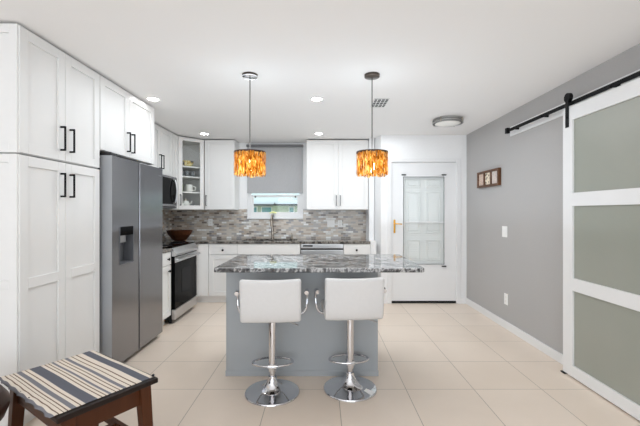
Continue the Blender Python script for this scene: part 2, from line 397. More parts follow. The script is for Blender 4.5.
MB().box(gx0+b, gx1-b, sy+.001, sy+.005, gz0+b, gz1-b).build('pane', 'glass', leaf)
MB().box(sx0, sx1, sy-.006, sy+.045, .004, .036).build('door_sweep', 'rubber', d1)
hd = MB().box(1.052, 1.080, sy-.008, sy, 1.02, 1.215).build('door_handle', 'gold', leaf, bevel=.004)
MB().tube([(1.068, sy-.006, 1.155), (1.068, sy-.045, 1.155), (1.09, sy-.05, 1.155), (1.165, sy-.05, 1.15)], .008).build('lever', 'gold', hd)
for x, z in ((gx0+.01, gz1+.005), (gx1-.03, gz1+.005), (gx1-.03, gz0-.022)):
    MB().box(x-.02, x+.045, sy-.014, sy-.001, z, z+.016).build('blind_bracket', 'graphite', leaf)
# inner panelled door seen through the glazing
m = MB(); y0 = sy+.034
m.box(sx0+.005, sx1-.005, y0+.007, y0+.03, .04, 2.04).box(gx0+.002, gx1-.002, y0, y0+.007, gz0+.002, gz1-.002)
for x0, x1 in ((1.24, 1.45), (1.53, 1.74)):
    for z0, z1 in ((.62, .92), (1.02, 1.62), (1.68, 1.80)):
        m.box(x0+.035, x1-.035, y0-.016, y0-.002, z0+.035, z1-.035); m.box(x0, x1, y0-.016, y0, z0, z0+.014).box(x0, x1, y0-.016, y0, z1-.014, z1).box(x0, x0+.014, y0-.016, y0, z0+.014, z1-.014).box(x1-.014, x1, y0-.016, y0, z0+.014, z1-.014)
m.build('inner_panel', 'plate', d1, bevel=.004)
bl = thing('window_blind', 'white mini blind with thin slats mounted over the glazing of the entry door', 'blind', (1.489, sy+.03, gz0))
m = MB(); k = 0; z = gz0+.03
while z < gz1-.03:
    m.add([(gx0+b+.004, sy+.0065, z), (gx1-b-.004, sy+.0065, z), (gx1-b-.004, sy+.0115, z+.001), (gx0+b+.004, sy+.0115, z+.001)], [(0, 1, 2, 3)])
    z += .026
bs = m.build('slats', 'trim', bl)
sol = bs.modifiers.new('t', 'SOLIDIFY'); sol.thickness = .001
MB().box(gx0+b+.002, gx1-b-.002, sy+.0055, sy+.013, gz1-.04, gz1-.022).build('head_rail', 'trim', bl)

# ------------------------------------------------------------------ outside the kitchen window
struct('ground', MB().box(-14, 10, YB+.3, 26, -.3, -.12), 'grass')
nh = thing('neighbour_house', 'pale aqua house with dark eave line seen through the kitchen window', 'house', (-2.2, 12, -.12))
MB().box(-8, 3.4, 11.5, 14, 1.56, 3.6).build('upper_wall', 'siding', nh)
MB().box(-8, 3.4, 12.0, 14, -.12, 1.56).build('lower_wall', 'siding2', nh)
MB().box(-8.1, 3.5, 11.3, 12.0, 1.53, 1.575).build('eave', 'roofdark', nh)
for x0, x1 in ((-2.26, -2.08), (-1.96, -1.60), (-1.06, -.87)):
    f = MB().box(x0, x1, 11.94, 12.0, .9, 1.50).build('window', 'trim', nh)
    MB().box(x0+.03, x1-.03, 11.92, 11.94, .93, 1.475).build('pane', 'teal', f)

# ------------------------------------------------------------------ roller shade
rs = thing('roller_shade', 'grey fabric roller shade lowered over the kitchen window', 'shade', (-.74, YB-.02, 1.627))
MB().box(WX0+.005, WX1-.005, YB-.022, YB-.018, 1.645, 2.37).build('fabric', 'shade_fabric', rs)
MB().box(WX0+.005, WX1-.005, YB-.028, YB-.012, 1.627, 1.648).build('hem_bar', 'shade_fabric', rs, bevel=.003)
MB().box(WX0-.005, WX1+.005, YB-.06, YB-.002, 2.365, 2.405).build('cassette', 'shade_dark', rs, bevel=.006)

# ------------------------------------------------------------------ cabinets: left wall
XF = -1.785                       # carcass front; doors add 20 mm
FL = face_left(XF)
def cab_thing(label, cat, x, y, z, group=None, name='cabinet'): return thing(name, label, cat, (x, y, z), 0, group)
PY0, PY1, PM = 2.126, 2.916, 2.52
# tall pantry, lower unit
p = cab_thing('tall white pantry cabinet with two long doors standing left of the fridge', 'cabinet', -2.08, PM, 0, name='pantry_cabinet')
MB().box(XL+.004, XF, PY0+.018, PY1, .1, 1.667).box(XL+.004, XF-.06, PY0+.018, PY1, 0, .1).build('body', 'cab', p)
shaker(face_back(PY0+.02), XL+.004, XF+.015, .004, 1.667, p, 'end_panel', st=.05, mid=.9)
for u0, u1, hu in ((PY0+.012, PM, PM-.045), (PM, PY1-.004, PM+.045)):
    d = shaker(FL, u0, u1, .105, 1.664, p, mid=.893); pull(FL, hu, 1.425, 1.59, d)
p = cab_thing('white two-door upper cabinet stacked on the pantry, reaching the ceiling', 'cabinet', -2.08, PM, 1.672, name='upper_cabinet')
MB().box(XL+.004, XF, PY0+.018, PY1, 1.672, 2.425).build('body', 'cab', p)
shaker(face_back(PY0+.02), XL+.004, XF+.015, 1.672, 2.425, p, 'end_panel', st=.05)
for u0, u1, hu in ((PY0+.012, PM, PM-.045), (PM, PY1-.004, PM+.045)):
    d = shaker(FL, u0, u1, 1.675, 2.422, p); pull(FL, hu, 1.74, 1.907, d)
# over-fridge cabinet
p = cab_thing('white two-door cabinet above the stainless fridge', 'cabinet', -2.08, 3.39, 1.822, name='upper_cabinet')
MB().box(XL+.004, XF, 2.918, 3.872, 1.822, 2.425).build('body', 'cab', p)
for u0, u1, hu in ((2.92, 3.36, 3.32), (3.36, 3.868, 3.40)):
    d = shaker(FL, u0, u1, 1.826, 2.422, p); pull(FL, hu, 1.87, 2.05, d)
# fridge-side panel closing the alcove
# uppers beyond the fridge
XU = -2.083; FU = face_left(XU)
p = cab_thing('white single-door wall cabinet between the fridge cabinet and the microwave', 'cabinet', -2.23, 4.09, 1.36, name='upper_cabinet')
MB().box(XL+.012, XU, 3.905, 4.306, 1.36, 2.425).build('body', 'cab', p)
d = shaker(FU, 3.907, 4.304, 1.363, 2.422, p); pull(FU, 4.26, 1.42, 1.58, d)
p = cab_thing('short white two-door cabinet directly above the microwave', 'cabinet', -2.23, 4.69, 1.812, name='upper_cabinet')
MB().box(XL+.012, XU, 4.31, 5.07, 1.812, 2.425).build('body', 'cab', p)
for u0, u1, hu in ((4.312, 4.69, 4.655), (4.69, 5.068, 4.725)):
    d = shaker(FU, u0, u1, 1.815, 2.422, p); pull(FU, hu, 1.88, 2.06, d)
p = cab_thing('narrow white wall cabinet between the microwave and the glass corner cabinet', 'cabinet', -2.23, 5.18, 1.36, name='upper_cabinet')
MB().box(XL+.012, XU, 5.074, 5.268, 1.36, 2.425).build('body', 'cab', p)
shaker(FU, 5.076, 5.266, 1.363, 2.422, p, st=.05)

# ------------------------------------------------------------------ glass corner cabinet
A = Vector((-2.083, 5.285)); B = Vector((-1.79, 5.578))
pent = [(XL+.012, 5.285), (A.x, A.y), (B.x, B.y), (-1.79, YB-.012), (XL+.012, YB-.012)]
p = cab_thing('white diagonal corner cabinet with a glass door and shelves of crockery', 'cabinet', -2.1, 5.6, 1.36, name='corner_cabinet')
m = MB()
m.prism(pent, 1.36, 1.40).prism(pent, 2.395, 2.425)
m.box(XL+.012, A.x, 5.285, 5.297, 1.40, 2.395).box(-1.802, -1.79, B.y, YB-.012, 1.40, 2.395)
m.box(XL+.012, XL+.024, 5.297, YB-.012, 1.40, 2.395).box(XL+.024, -1.802, YB-.024, YB-.012, 1.40, 2.395)
m.build('body', 'cab_in', p)
ang = PI/4; L = (B-A).length
pin = [(XL+.026, 5.30), (A.x+.002, 5.30), (-1.806, B.y-.002), (-1.806, YB-.026), (XL+.026, YB-.026)]
SH = (1.625, 1.856, 2.007)
for z in SH: MB().prism(pin, z-.018, z).build('shelf', 'cab_in', p)
FD = Matrix.Translation((A.x, A.y, 0)) @ Matrix.Rotation(ang, 4, 'Z') @ Matrix.Diagonal((1, -1, 1, 1))
m = MB(FD); st = .07; z0, z1 = 1.363, 2.422
m.box(.008, st, .001, .02, z0, z1).box(L-st, L-.008, .001, .02, z0, z1).box(st, L-st, .001, .02, z0, z0+.06).box(st, L-st, .001, .02, z1-.05, z1)
d = m.build('door', 'cab', p, bevel=.0015, seg=1)
MB(FD).box(st-.005, L-st+.005, .006, .010, z0+.055, z1-.045).build('pane', 'glass', d)
pull(FD, .035, 1.42, 1.58, d)
# crockery on the corner-cabinet shelves
def shelf_pt(u, dpt): q = FD @ Vector((u, -dpt, 0)); return q.x, q.y
x, y = shelf_pt(.21, .14)
tag(MB().lathe([(.05, 0), (.085, .03), (.105, .085), (.098, .085), (.07, .035), (0, .012)], (x, y, 2.0085)).build('serving_bowl', 'painted', loc=(x, y, 2.0085)), 'yellow and black patterned bowl on the top shelf of the glass cabinet', 'bowl')
for u, lab in ((.11, 'left'), (.20, 'middle'), (.29, 'right')):
    x, y = shelf_pt(u, .11)
    tag(MB().lathe([(.026, 0), (.034, .02), (.038, .085), (.034, .085), (.030, .022), (0, .012)], (x, y, 1.8575), 24).build('drinking_glass', 'glass_ware', loc=(x, y, 1.8575)), lab+' clear glass of the three on the second shelf in the glass cabinet', 'glass', 'clear glasses in the corner cabinet')
x, y = shelf_pt(.10, .11)
tag(MB().lathe([(.028, 0), (.034, .01), (.036, .11), (.032, .11), (.030, .012), (0, .010)], (x, y, 1.6265), 24).build('tumbler', 'green_glass', loc=(x, y, 1.6265)), 'pale green tumbler beside the white mug in the glass cabinet', 'glass')
x, y = shelf_pt(.225, .10)
mug = tag(MB().lathe([(.042, 0), (.05, .01), (.052, .11), (.047, .11), (.045, .014), (0, .012)], (x, y, 1.6265), 24).build('mug', 'ceramic', loc=(x, y, 1.6265)), 'white ceramic mug with handle on the third shelf of the glass cabinet', 'mug')
MB().tube(smooth_path([(x+.045, y+.03, 1.71), (x+.075, y+.05, 1.71), (x+.08, y+.055, 1.68), (x+.07, y+.048, 1.65), (x+.045, y+.03, 1.65)], 5), .006, 8).build('handle', 'ceramic', mug)
x, y = shelf_pt(.18, .12)
tp = tag(MB().lathe([(.03, 0), (.05, .02), (.058, .05), (.045, .085), (.03, .095)], (x, y, 1.402), 24).build('teapot', 'ceramic', loc=(x, y, 1.402)), 'small white teapot on the bottom shelf of the glass cabinet', 'teapot')
MB().lathe([(.032, .095), (.028, .108), (.008, .112), (.01, .125), (0, .13)], (x, y, 1.402), 20).build('lid', 'nickel', tp)
MB().tube([(x+.04, y+.03, 1.44), (x+.065, y+.045, 1.46), (x+.08, y+.055, 1.495)], [.012, .009, .006], 8).build('spout', 'ceramic', tp)
for u in (.105, .275):
    x, y = shelf_pt(u, .10)
    tag(MB().lathe([(.02, 0), (.03, .012), (.036, .05), (.033, .05), (.028, .014), (0, .01)], (x, y, 1.402), 20).build('teacup', 'glass_ware' if u > .2 else 'ceramic', loc=(x, y, 1.402)),
        'small clear cup right of the teapot in the glass cabinet' if u > .2 else 'small white cup left of the teapot in the glass cabinet', 'cup')

# ------------------------------------------------------------------ uppers: back wall
YU = 5.58; FB = face_back(YU)
p = cab_thing('white single-door wall cabinet between the glass corner cabinet and the window', 'cabinet', -1.55, 5.73, 1.36, name='upper_cabinet')
MB().box(-1.774, -1.318, YU, YB-.01, 1.36, 2.425).build('body', 'cab', p)
d = shaker(FB, -1.772, -1.32, 1.363, 2.422, p); pull(FB, -1.745, 1.42, 1.58, d, mat='graphite')
p = cab_thing('white two-door wall cabinet to the right of the kitchen window', 'cabinet', .25, 5.73, 1.36, name='upper_cabinet')
MB().box(-.221, .722, YU, YB-.01, 1.36, 2.425).build('body', 'cab', p)
for u0, u1, hu in ((-.219, .262, .232), (.262, .72, .292)):
    d = shaker(FB, u0, u1, 1.363, 2.422, p); pull(FB, hu, 1.42, 1.58, d, mat='graphite')

# ------------------------------------------------------------------ base cabinets
ZC = .90; YBF = 5.30; FBB = face_back(YBF); CB = .865
p = cab_thing('white corner base filler right of the oven', 'cabinet', -2.0, 5.5, 0, name='base_cabinet')
MB().box(XL+.004, -1.626, YBF, YB-.012, .1, CB).box(XL+.004, XF, 5.08, YBF, .1, CB).box(XL+.004, -1.626, YBF+.05, YB-.012, 0, .1).build('body', 'cab', p)
slab(FBB, -1.78, -1.628, .11, CB-.003, p, 'filler_panel')
def base_unit(label, x0, x1, top=None):
    p = cab_thing(label, 'cabinet', (x0+x1)/2, 5.6, 0, name='base_cabinet')
    MB().box(x0, x1, YBF, YB-.012, .1, top or CB).box(x0, x1, YBF+.05, YB-.012, 0, .1).build('body', 'cab', p)
    return p
p = base_unit('white base cabinet with drawer between the oven corner and the sink', -1.624, -1.212)
d = slab(FBB, -1.624, -1.212, .71, CB-.004, p); knob(FBB, -1.418, .775, d)
d = shaker(FBB, -1.624, -1.212, .112, .705, p); knob(FBB, -1.25, .64, d)
p = base_unit('white sink base cabinet with a plain false front under the window', -1.21, -.30, .706)
# hollow for the basin: low body
slab(FBB, -1.21, -.30, .71, CB-.004, p, 'false_front')
for u0, u1, hu in ((-1.21, -.755, -.79), (-.755, -.30, -.72)):
    d = shaker(FBB, u0, u1, .112, .705, p); knob(FBB, hu, .64, d)
p = base_unit('white base cabinet with drawer at the right end, next to the dishwasher', .328, .714)
d = slab(FBB, .328, .714, .71, CB-.004, p); knob(FBB, .515, .775, d)
d = shaker(FBB, .328, .714, .112, .705, p); knob(FBB, .37, .64, d)
# small base between fridge and oven
p = cab_thing('narrow white base cabinet with drawer between fridge and oven', 'cabinet', -2.08, 4.11, 0, name='base_cabinet')
MB().box(XL+.01, XF, 3.925, 4.298, .1, CB).box(XL+.01, XF-.06, 3.925, 4.298, 0, .1).build('body', 'cab', p)
d = slab(FL, 3.927, 4.296, .71, CB-.004, p); knob(FL, 4.20, .78, d)
d = shaker(FL, 3.927, 4.296, .112, .705, p); knob(FL, 4.22, .64, d)

# dishwasher
p = thing('dishwasher', 'stainless steel dishwasher under the counter right of the sink', 'dishwasher', (.015, 5.6, 0))
MB().box(-.295, .325, YBF, YB-.03, .1, CB-.003).box(-.29, .32, YBF+.05, YB-.03, 0, .1).build('body', 'dark_plastic', p)
d = MB().box(-.293, .323, YBF-.026, YBF, .11, .775).build('door', 'steel_light', p, bevel=.004)
c = MB().box(-.293, .323, YBF-.026, YBF, .80, CB-.005).build('control_strip', 'steel_light', p, bevel=.003)
MB().box(-.293, .323, YBF-.010, YBF, .775, .80).build('handle_recess', 'dark_plastic', d)
MB().box(-.26, -.12, YBF-.028, YBF-.026, .825, .845).build('display', 'glass_black', c)

# worktops
SX0, SX1, SY0, SY1 = -1.17, -.36, 5.37, 5.76
m = MB(); z0, z1 = CB+.001, ZC
m.box(XL+.009, -1.755, 5.076, 5.27, z0, z1)
m.box(XL+.009, SX0, 5.27, YB-.009, z0, z1).box(SX1, .712, 5.27, YB-.009, z0, z1).box(SX0, SX1, 5.27, SY0, z0, z1).box(SX0, SX1, SY1, YB-.009, z0, z1)
m.M = Matrix.Translation((0, 0, 0))
tag(m.build('countertop', 'granite_dark'), 'dark granite worktop running along the back wall under the window', 'countertop')
tag(MB().box(XL+.009, -1.755, 3.925, 4.302, z0, z1).build('countertop', 'granite_dark', bevel=.003), 'short granite worktop between the fridge and the oven', 'countertop')
# sink
m = MB(); t = .004; zb = .72
m.box(SX0-.02, SX0-.001, SY0-.02, SY1+.02, zb, .8645).box(SX1+.001, SX1+.02, SY0-.02, SY1+.02, zb, .8645)
m.box(SX0, SX1, SY0-.02, SY0-.001, zb, .8645).box(SX0, SX1, SY1+.001, SY1+.02, zb, .8645).box(SX0-.02, SX1+.02, SY0-.02, SY1+.02, zb-.01, zb)
sk = tag(m.build('kitchen_sink', 'steel_light'), 'stainless undermount sink set in the granite below the window', 'sink')
MB().lathe([(.045, 0), (.045, .004), (.02, .004)], (-.765, 5.56, zb), 20).build('drain', 'graphite', sk)
# faucet
fx, fyy = -.772, 5.82
f = thing('kitchen_faucet', 'tall bronze pull-down faucet standing behind the sink', 'faucet', (fx, fyy, ZC))
MB().lathe([(.026, 0), (.026, .01), (.019, .014), (.019, .15), (.014, .155), (.014, .17)], (fx, fyy, ZC), 20).build('body', 'bronze', f)
MB().tube(smooth_path([(fx, fyy, 1.06), (fx, fyy, 1.19), (fx, fyy-.02, 1.255), (fx, fyy-.08, 1.285), (fx, fyy-.14, 1.25), (fx, fyy-.155, 1.19)], 6), .0105).build('spout', 'bronze', f)
MB().cyl((fx, fyy-.155, 1.20), (fx, fyy-.157, 1.10), .0145).build('spray_head', 'bronze', f)
MB().tube([(fx, fyy, .99), (fx+.045, fyy, .99), (fx+.06, fyy, 1.0), (fx+.09, fyy-.02, 1.01)], [.013, .013, .008, .007]).build('handle', 'bronze', f)
sd = thing('soap_dispenser', 'small bronze soap dispenser right of the faucet', 'soap dispenser', (-.464, 5.82, ZC))
MB().lathe([(.022, 0), (.022, .008), (.012, .012), (.012, .05)], (-.464, 5.82, ZC), 16).build('base', 'nickel', sd)
MB().tube([(-.464, 5.82, .95), (-.464, 5.82, .975), (-.464, 5.79, .985), (-.464, 5.75, .975)], .007).build('nozzle', 'nickel', sd)
# flower on the sill
vx, vy = -.773, 5.885
vs = thing('flower_vase', 'small glass bud vase with a pale yellow bloom on the window sill', 'vase', (vx, vy, WZ0+.002))
MB().lathe([(.016, 0), (.02, .01), (.018, .03), (.010, .045), (.012, .05)], (vx, vy, WZ0+.002), 16).build('vase', 'glass_ware', vs)
MB().tube([(vx, vy, WZ0+.01), (vx, vy, WZ0+.07)], .003, 6).build('stem', 'green', vs)
m = MB()
for k in range(14):
    a = k*2.399; r = .008+.042*(k/14)**.6; c_ = (vx+r*math.cos(a), vy-.012+r*math.sin(a)*.35, WZ0+.095-r*.35)
    m.lathe([(.002, -.012), (.016, -.005), (.018, .004), (.002, .012)], c_, 8)
m.build('bloom', 'bloom', vs)

# wooden bowl on the corner worktop
bx, by = -2.10, 5.42
tag(MB().lathe([(.07, 0), (.10, .015), (.165, .10), (.185, .155), (.172, .155), (.15, .10), (.08, .03), (0, .025)], (bx, by, ZC+.0005), 20, smooth=False).build('fruit_bowl', 'wood_red', loc=(bx, by, ZC+.0005)), 'large brown wooden bowl on the corner worktop beside the oven', 'bowl')

# outlets on the mosaic
def outlet(F, u, z, w_, h_, label, kind, group=None):
    p = thing('wall_outlet' if kind == 'o' else 'light_switch', label, 'outlet' if kind == 'o' else 'switch', F @ Vector((u, 0, z-h_/2)), 0, group)
    MB(F).box(u-w_/2, u+w_/2, .0005, .006, z-h_/2, z+h_/2).build('plate', 'plate', p, bevel=.002)
    n = max(1, round(w_/.06))
    for k in range(n):
        uu = u+(k-(n-1)/2)*.05
        if kind == 'o':
            for dz in (-.022, .022): MB(F).box(uu-.015, uu+.015, .006, .008, z+dz-.014, z+dz+.014).build('socket', 'cab_in', p, bevel=.003)
        else: MB(F).box(uu-.016, uu+.016, .006, .010, z-.032, z+.032).build('rocker', 'plate', p, bevel=.002)
FM = face_back(YB-.008)
outlet(FM, .16, 1.137, .12, .115, 'white double switch plate on the mosaic tiles beneath the right wall cabinet', 's')
outlet(FM, .305, 1.137, .07, .115, 'single white outlet on the mosaic tiles right of the double switch', 'o')
outlet(FM, -1.78, 1.16, .07, .115, 'white outlet on the mosaic tiles left of the window near the corner', 'o')
FW = face_right(XR)
outlet(FW, 4.18, 1.10, .115, .125, 'white switch plate on the grey wall below the framed tiles', 's')
outlet(FW, 4.15, .335, .078, .125, 'white outlet low on the grey wall above the baseboard', 'o')

# ------------------------------------------------------------------ refrigerator
fr = thing('refrigerator', 'stainless steel side-by-side refrigerator with water dispenser', 'refrigerator', (-2.04, 3.43, 0))
MB().box(-2.36, -1.794, 2.965, 3.895, .03, 1.765).box(-2.3, -1.80, 3.0, 3.86, 0, .03).build('body', 'grey_plastic', fr)
FX = face_left(-1.79)
M['silver_paint'] = plain('silver_paint', (168, 170, 173), .4, .2, var=.02)
dp = (3.06, 3.295, .877, 1.2)
m = MB(FX); a0, a1, b0, b1 = 2.958, 3.386, .045, 1.785; th = .098
m.box(a0, dp[0], 0, th, b0, b1).box(dp[1], a1, 0, th, b0, b1).box(dp[0], dp[1], 0, th, b0, dp[2]).box(dp[0], dp[1], 0, th, dp[3], b1)
ld = m.build('door', 'steel', fr)
MB(FX).box(a0-.001, a0, 0, th-.002, b0, b1).build('side_panel', 'silver_paint', ld)
MB(FX).box(dp[0], dp[1], 0, .012, dp[2], dp[3]).build('dispenser_recess', 'grey_plastic', ld)
m = MB(FX); m.box(dp[0], dp[0]+.012, .012, th+.003, dp[2], dp[3]).box(dp[1]-.008, dp[1], .012, th+.003, dp[2], dp[3]).box(dp[0]+.012, dp[1]-.008, .012, th+.003, dp[2], dp[2]+.012)
m.build('dispenser_surround', 'grey_plastic', ld)
MB(FX).box(dp[0]+.012, dp[1]-.008, .012, th+.002, 1.125, dp[3]).build('dispenser_panel', 'glass_black', ld)
MB(FX).box(3.14, 3.24, .02, .06, 1.06, 1.124).build('dispenser_spout', 'steel_light', ld)
rd = MB(FX).box(3.412, 3.90, 0, th, b0, b1).build('door', 'steel', fr, bevel=.004)
MB(FX).box(a1+.001, 3.411, 0, th-.008, b0, b1).build('handle_recess', 'rubber', fr)
MB(FX).box(3.80, 3.86, th, th+.001, 1.70, 1.708).build('badge', 'grey_plastic', rd)
MB(FX).box(2.965, 3.06, -.05, th-.012, 1.787, 1.812).build('hinge_cover', 'dark_plastic', fr, bevel=.004)
MB(FX).box(2.97, 3.89, -.02, .045, .006, .042).build('kick_grille', 'rubber', fr)

# ------------------------------------------------------------------ oven range
RX = -1.765; FRG = face_left(RX)
rg = thing('oven_range', 'stainless slide-in electric range with black glass oven door', 'oven', (-2.07, 4.69, 0))
r0, r1 = 4.306, 5.072
MB().box(-2.37, RX, r0, r1, .05, .898).build('body', 'rubber', rg)
MB().box(-2.378, RX+.01, r0-.001, r1+.001, .899, .912).build('cooktop', 'glass_black', rg, bevel=.003)
cp = MB().prism([(0, 0)]*3, 0, 0) if False else None
m = MB()
m.add([(RX, r0, .80), (RX+.045, r0, .80), (RX+.055, r0, .83), (RX+.012, r0, .898), (RX, r0, .898), (RX, r1, .80), (RX+.045, r1, .80), (RX+.055, r1, .83), (RX+.012, r1, .898), (RX, r1, .898)],
      [(0, 1, 2, 3, 4), (9, 8, 7, 6, 5)]+[(i, 5+i, 5+(i+1) % 5, (i+1) % 5) for i in range(5)])
cpn = m.build('control_panel', 'steel_light', rg)
od = MB(FRG).box(r0+.004, r1-.004, .001, .04, .172, .788).build('oven_door', 'glass_black', rg, bevel=.003)
MB(FRG).box(r0+.004, r1-.004, .0402, .044, .725, .788).build('door_trim', 'steel_light', od)
MB(FRG).box(r0+.22, r1-.22, .0402, .0425, .33, .62).build('window', 'glass_dark', od)
m = MB(FRG); m.cyl((r0+.03, .085, .757), (r1-.03, .085, .757), .013)
for u in (r0+.06, r1-.06): m.cyl((u, .042, .757), (u, .085, .757), .009)
m.build('handle', 'steel_light', od)
MB(FRG).box(r0+.004, r1-.004, .001, .042, .05, .166).build('drawer', 'steel_light', rg, bevel=.004)
for x in (-1.80, -2.3):
    for y in (r0+.05, r1-.05): MB().cyl((x, y, 0), (x, y, .05), .02).build('foot', 'rubber', rg)
MB(FRG).box(r0+.004, r1-.004, .001, .038, .789, .799).build('trim_strip', 'glass_black', cpn)
for y, r in ((4.50, .09), (4.88, .11)):
    for x, rr in ((-1.93, r), (-2.22, .19-r)):
        MB().lathe([(rr, 0), (rr, .0006), (rr-.004, .0006), (rr-.004, 0)], (x, y, .9122), 40).build('burner_ring', 'grey_plastic', rg)

# microwave
mw = thing('microwave', 'stainless over-the-range microwave with dark door and curved handle', 'microwave', (-2.2, 4.69, 1.37))
MB().box(XL+.012, -2.03, 4.312, 5.068, 1.372, 1.806).build('body', 'dark_plastic', mw)
FMW = face_left(-2.03)
d = MB(FMW).box(4.314, 5.066, .001, .03, 1.40, 1.80).build('door', 'steel', mw, bevel=.004)
MB(FMW).box(4.345, 5.035, .0302, .033, 1.43, 1.775).build('window', 'glass_black', d)
MB(FMW).tube(smooth_path([(4.94, .03, 1.765), (4.94, .06, 1.74), (4.94, .078, 1.60), (4.94, .06, 1.465), (4.94, .03, 1.44)], 5), .012).build('handle', 'steel_light', d)
MB(FMW).box(4.314, 5.066, .001, .025, 1.374, 1.397).build('vent_grille', 'graphite', mw)

# ------------------------------------------------------------------ island
isl = thing('kitchen_island', 'grey painted kitchen island base beneath the granite top', 'island', (-.153, 3.22, 0))
IX0, IX1, IY0, IY1 = -.767, .46, 2.95, 3.49
MB().box(IX0, IX1, IY0, IY1, .0, .884).build('body', 'island', isl, bevel=.003)
MB().box(IX0-.004, IX1+.004, IY0-.006, IY0, .0, .042).box(IX0-.004, IX0, IY0, IY1, 0, .042).box(IX1, IX1+.004, IY0, IY1, 0, .042).build('base_moulding', 'island', isl, bevel=.002)
FI = Matrix(((-1, 0, 0, 0), (0, 1, 0, IY1), (0, 0, 1, 0), (0, 0, 0, 1)))
for u0, u1 in ((-.45, -.045), (-.045, .36), (.36, .76)):
    d = shaker(FI, u0, u1, .11, .87, isl, mat='island'); knob(FI, u1-.05, .78, d)
m = MB()
def rrect(x0, x1, y0, y1, r, n=6):
    o = []
    for cx, cy, a in ((x1-r, y0+r, -PI/2), (x1-r, y1-r, 0), (x0+r, y1-r, PI/2), (x0+r, y0+r, PI)):
        for k in range(n+1): o.append((cx+r*math.cos(a+PI/2*k/n), cy+r*math.sin(a+PI/2*k/n)))
    return o
m.prism(rrect(-.784, .757, 2.649, 3.53, .03), .885, .916)
tag(m.build('island_countertop', 'granite', bevel=.004), 'grey and white granite slab topping the island, overhanging right and front', 'countertop')

# ------------------------------------------------------------------ bar stools
def make_stool(name, label, loc, rz):
    t = thing(name, label, 'stool', (0, 0, 0), 0, 'bar stools at the island')
    MB().lathe([(.2, 0), (.2, .006), (.196, .011), (.16, .017), (.11, .027), (.07, .044), (.046, .072), (.034, .1), (.03, .125), (.0, .126)], n=56).build('base', 'chrome', t)
    MB().cyl((0, 0, .12), (0, 0, .30), .0185, 24).build('inner_column', 'chrome', t)
    MB().lathe([(.019, .158), (.028, .158), (.028, .548), (.02, .552)], n=28).build('outer_column', 'chrome', t)
    pts = [(.028*s_, .0, .2) for s_ in ()]
    ring = [(.15*math.cos(a), .06+.085*math.sin(a), .2) for a in [2*PI*k/40 for k in range(40)]]
    MB().tube(ring, .0085, 10, closed=True).box(-.03, .03, -.03, .03, .186, .214).build('footrest', 'chrome', t)
    MB().box(-.09, .09, -.09, .09, .545, .562).build('seat_plate', 'black', t)
    # seat cushion
    def cushion(nx, ny, f, th):
        vs = []; fs = []
        return vs, fs
    MB().box(-.205, .205, -.165, .19, .562, .632).build('seat', 'leather', t, bevel=.026, seg=4, smooth_all=True)
    # backrest: slightly concave slab, rounded edges
    m = MB(); nx, nz = 12, 8; vs = []; fs = []
    W, z0_, z1_, th = .208, .566, .868, .058
    for side in (0, 1):
        for j in range(nz+1):
            for i in range(nx+1):
                u = -1+2*i/nx; vv = j/nz
                y = -.155-.03*vv+.016*u*u-(th if side == 0 else 0)
                if vv < .25: y += .018*(1-vv/.25)**2 if side == 0 else 0
                z = z0_+(z1_-z0_)*vv - (.006*(1-u*u) if j == nz else 0)
                vs.append((W*u, y, z))
    n1 = (nx+1)*(nz+1); idx = lambda s_, i, j: s_*n1+j*(nx+1)+i
    for j in range(nz):
        for i in range(nx):
            fs.append((idx(0, i, j), idx(0, i+1, j), idx(0, i+1, j+1), idx(0, i, j+1)))
            fs.append((idx(1, i, j), idx(1, i, j+1), idx(1, i+1, j+1), idx(1, i+1, j)))
    for i in range(nx):
        fs.append((idx(0, i, 0), idx(1, i, 0), idx(1, i+1, 0), idx(0, i+1, 0))); fs.append((idx(0, i, nz), idx(0, i+1, nz), idx(1, i+1, nz), idx(1, i, nz)))
    for j in range(nz):
        fs.append((idx(0, 0, j), idx(0, 0, j+1), idx(1, 0, j+1), idx(1, 0, j))); fs.append((idx(0, nx, j), idx(1, nx, j), idx(1, nx, j+1), idx(0, nx, j+1)))
    m.add(vs, fs); m.build('backrest', 'leather', t, bevel=.018, seg=4, smooth_all=True)
    for s_ in (-1, 1):
        a = MB().tube(smooth_path([(s_*.15, .03, .557), (s_*.225, .03, .575), (s_*.252, .03, .63), (s_*.256, .035, .70), (s_*.256, .0, .745), (s_*.25, -.05, .745)], 6), .010).build('armrest', 'chrome', t)
        MB().tube([(s_*.256, .02, .738), (s_*.253, -.02, .748), (s_*.249, -.065, .742)], .0155).build('grip', 'chrome', a)
    MB().tube([(.03, -.02, .552), (.12, -.05, .535), (.19, -.08, .515)], .004, 8).build('lift_lever', 'chrome', t)
    t.location = loc; t.rotation_euler = (0, 0, rz)
    return t
st1 = make_stool('bar_stool', 'white chrome-based bar stool on the left, in front of the island', (-.357, 2.68, 0), R(4))
st2 = copy_tree(st1); st2.location = (.218, 2.74, 0); st2.rotation_euler = (0, 0, R(5)); st2['label'] = 'white chrome-based bar stool on the right, with a white patch on its base'
FR[st2.name] = Matrix.Translation(st2.location) @ Matrix.Rotation(R(5), 4, 'Z')
base2 = [c_ for c_ in st2.children if c_.name.startswith('base')][0]; FR[base2.name] = FR[st2.name]
m = MB(FR[st2.name] @ Matrix.Rotation(R(-38), 4, 'Z'))
prof = [(.192, .0138), (.16, .0188), (.125, .0255)]
vs = [(r*math.cos(a), r*math.sin(a), z) for r, z in prof for a in (-.15, -.05, .05, .15)]
fs = [(j*4+i, j*4+i+1, (j+1)*4+i+1, (j+1)*4+i) for j in range(2) for i in range(3)]
m.add(vs, fs); patch_ob = m.build('white_patch', 'plate', base2); patch_ob['label'] = 'small white patch'
patch_ob.modifiers.new('t', 'SOLIDIFY').thickness = .0008  # thin white patch lying on the chrome base

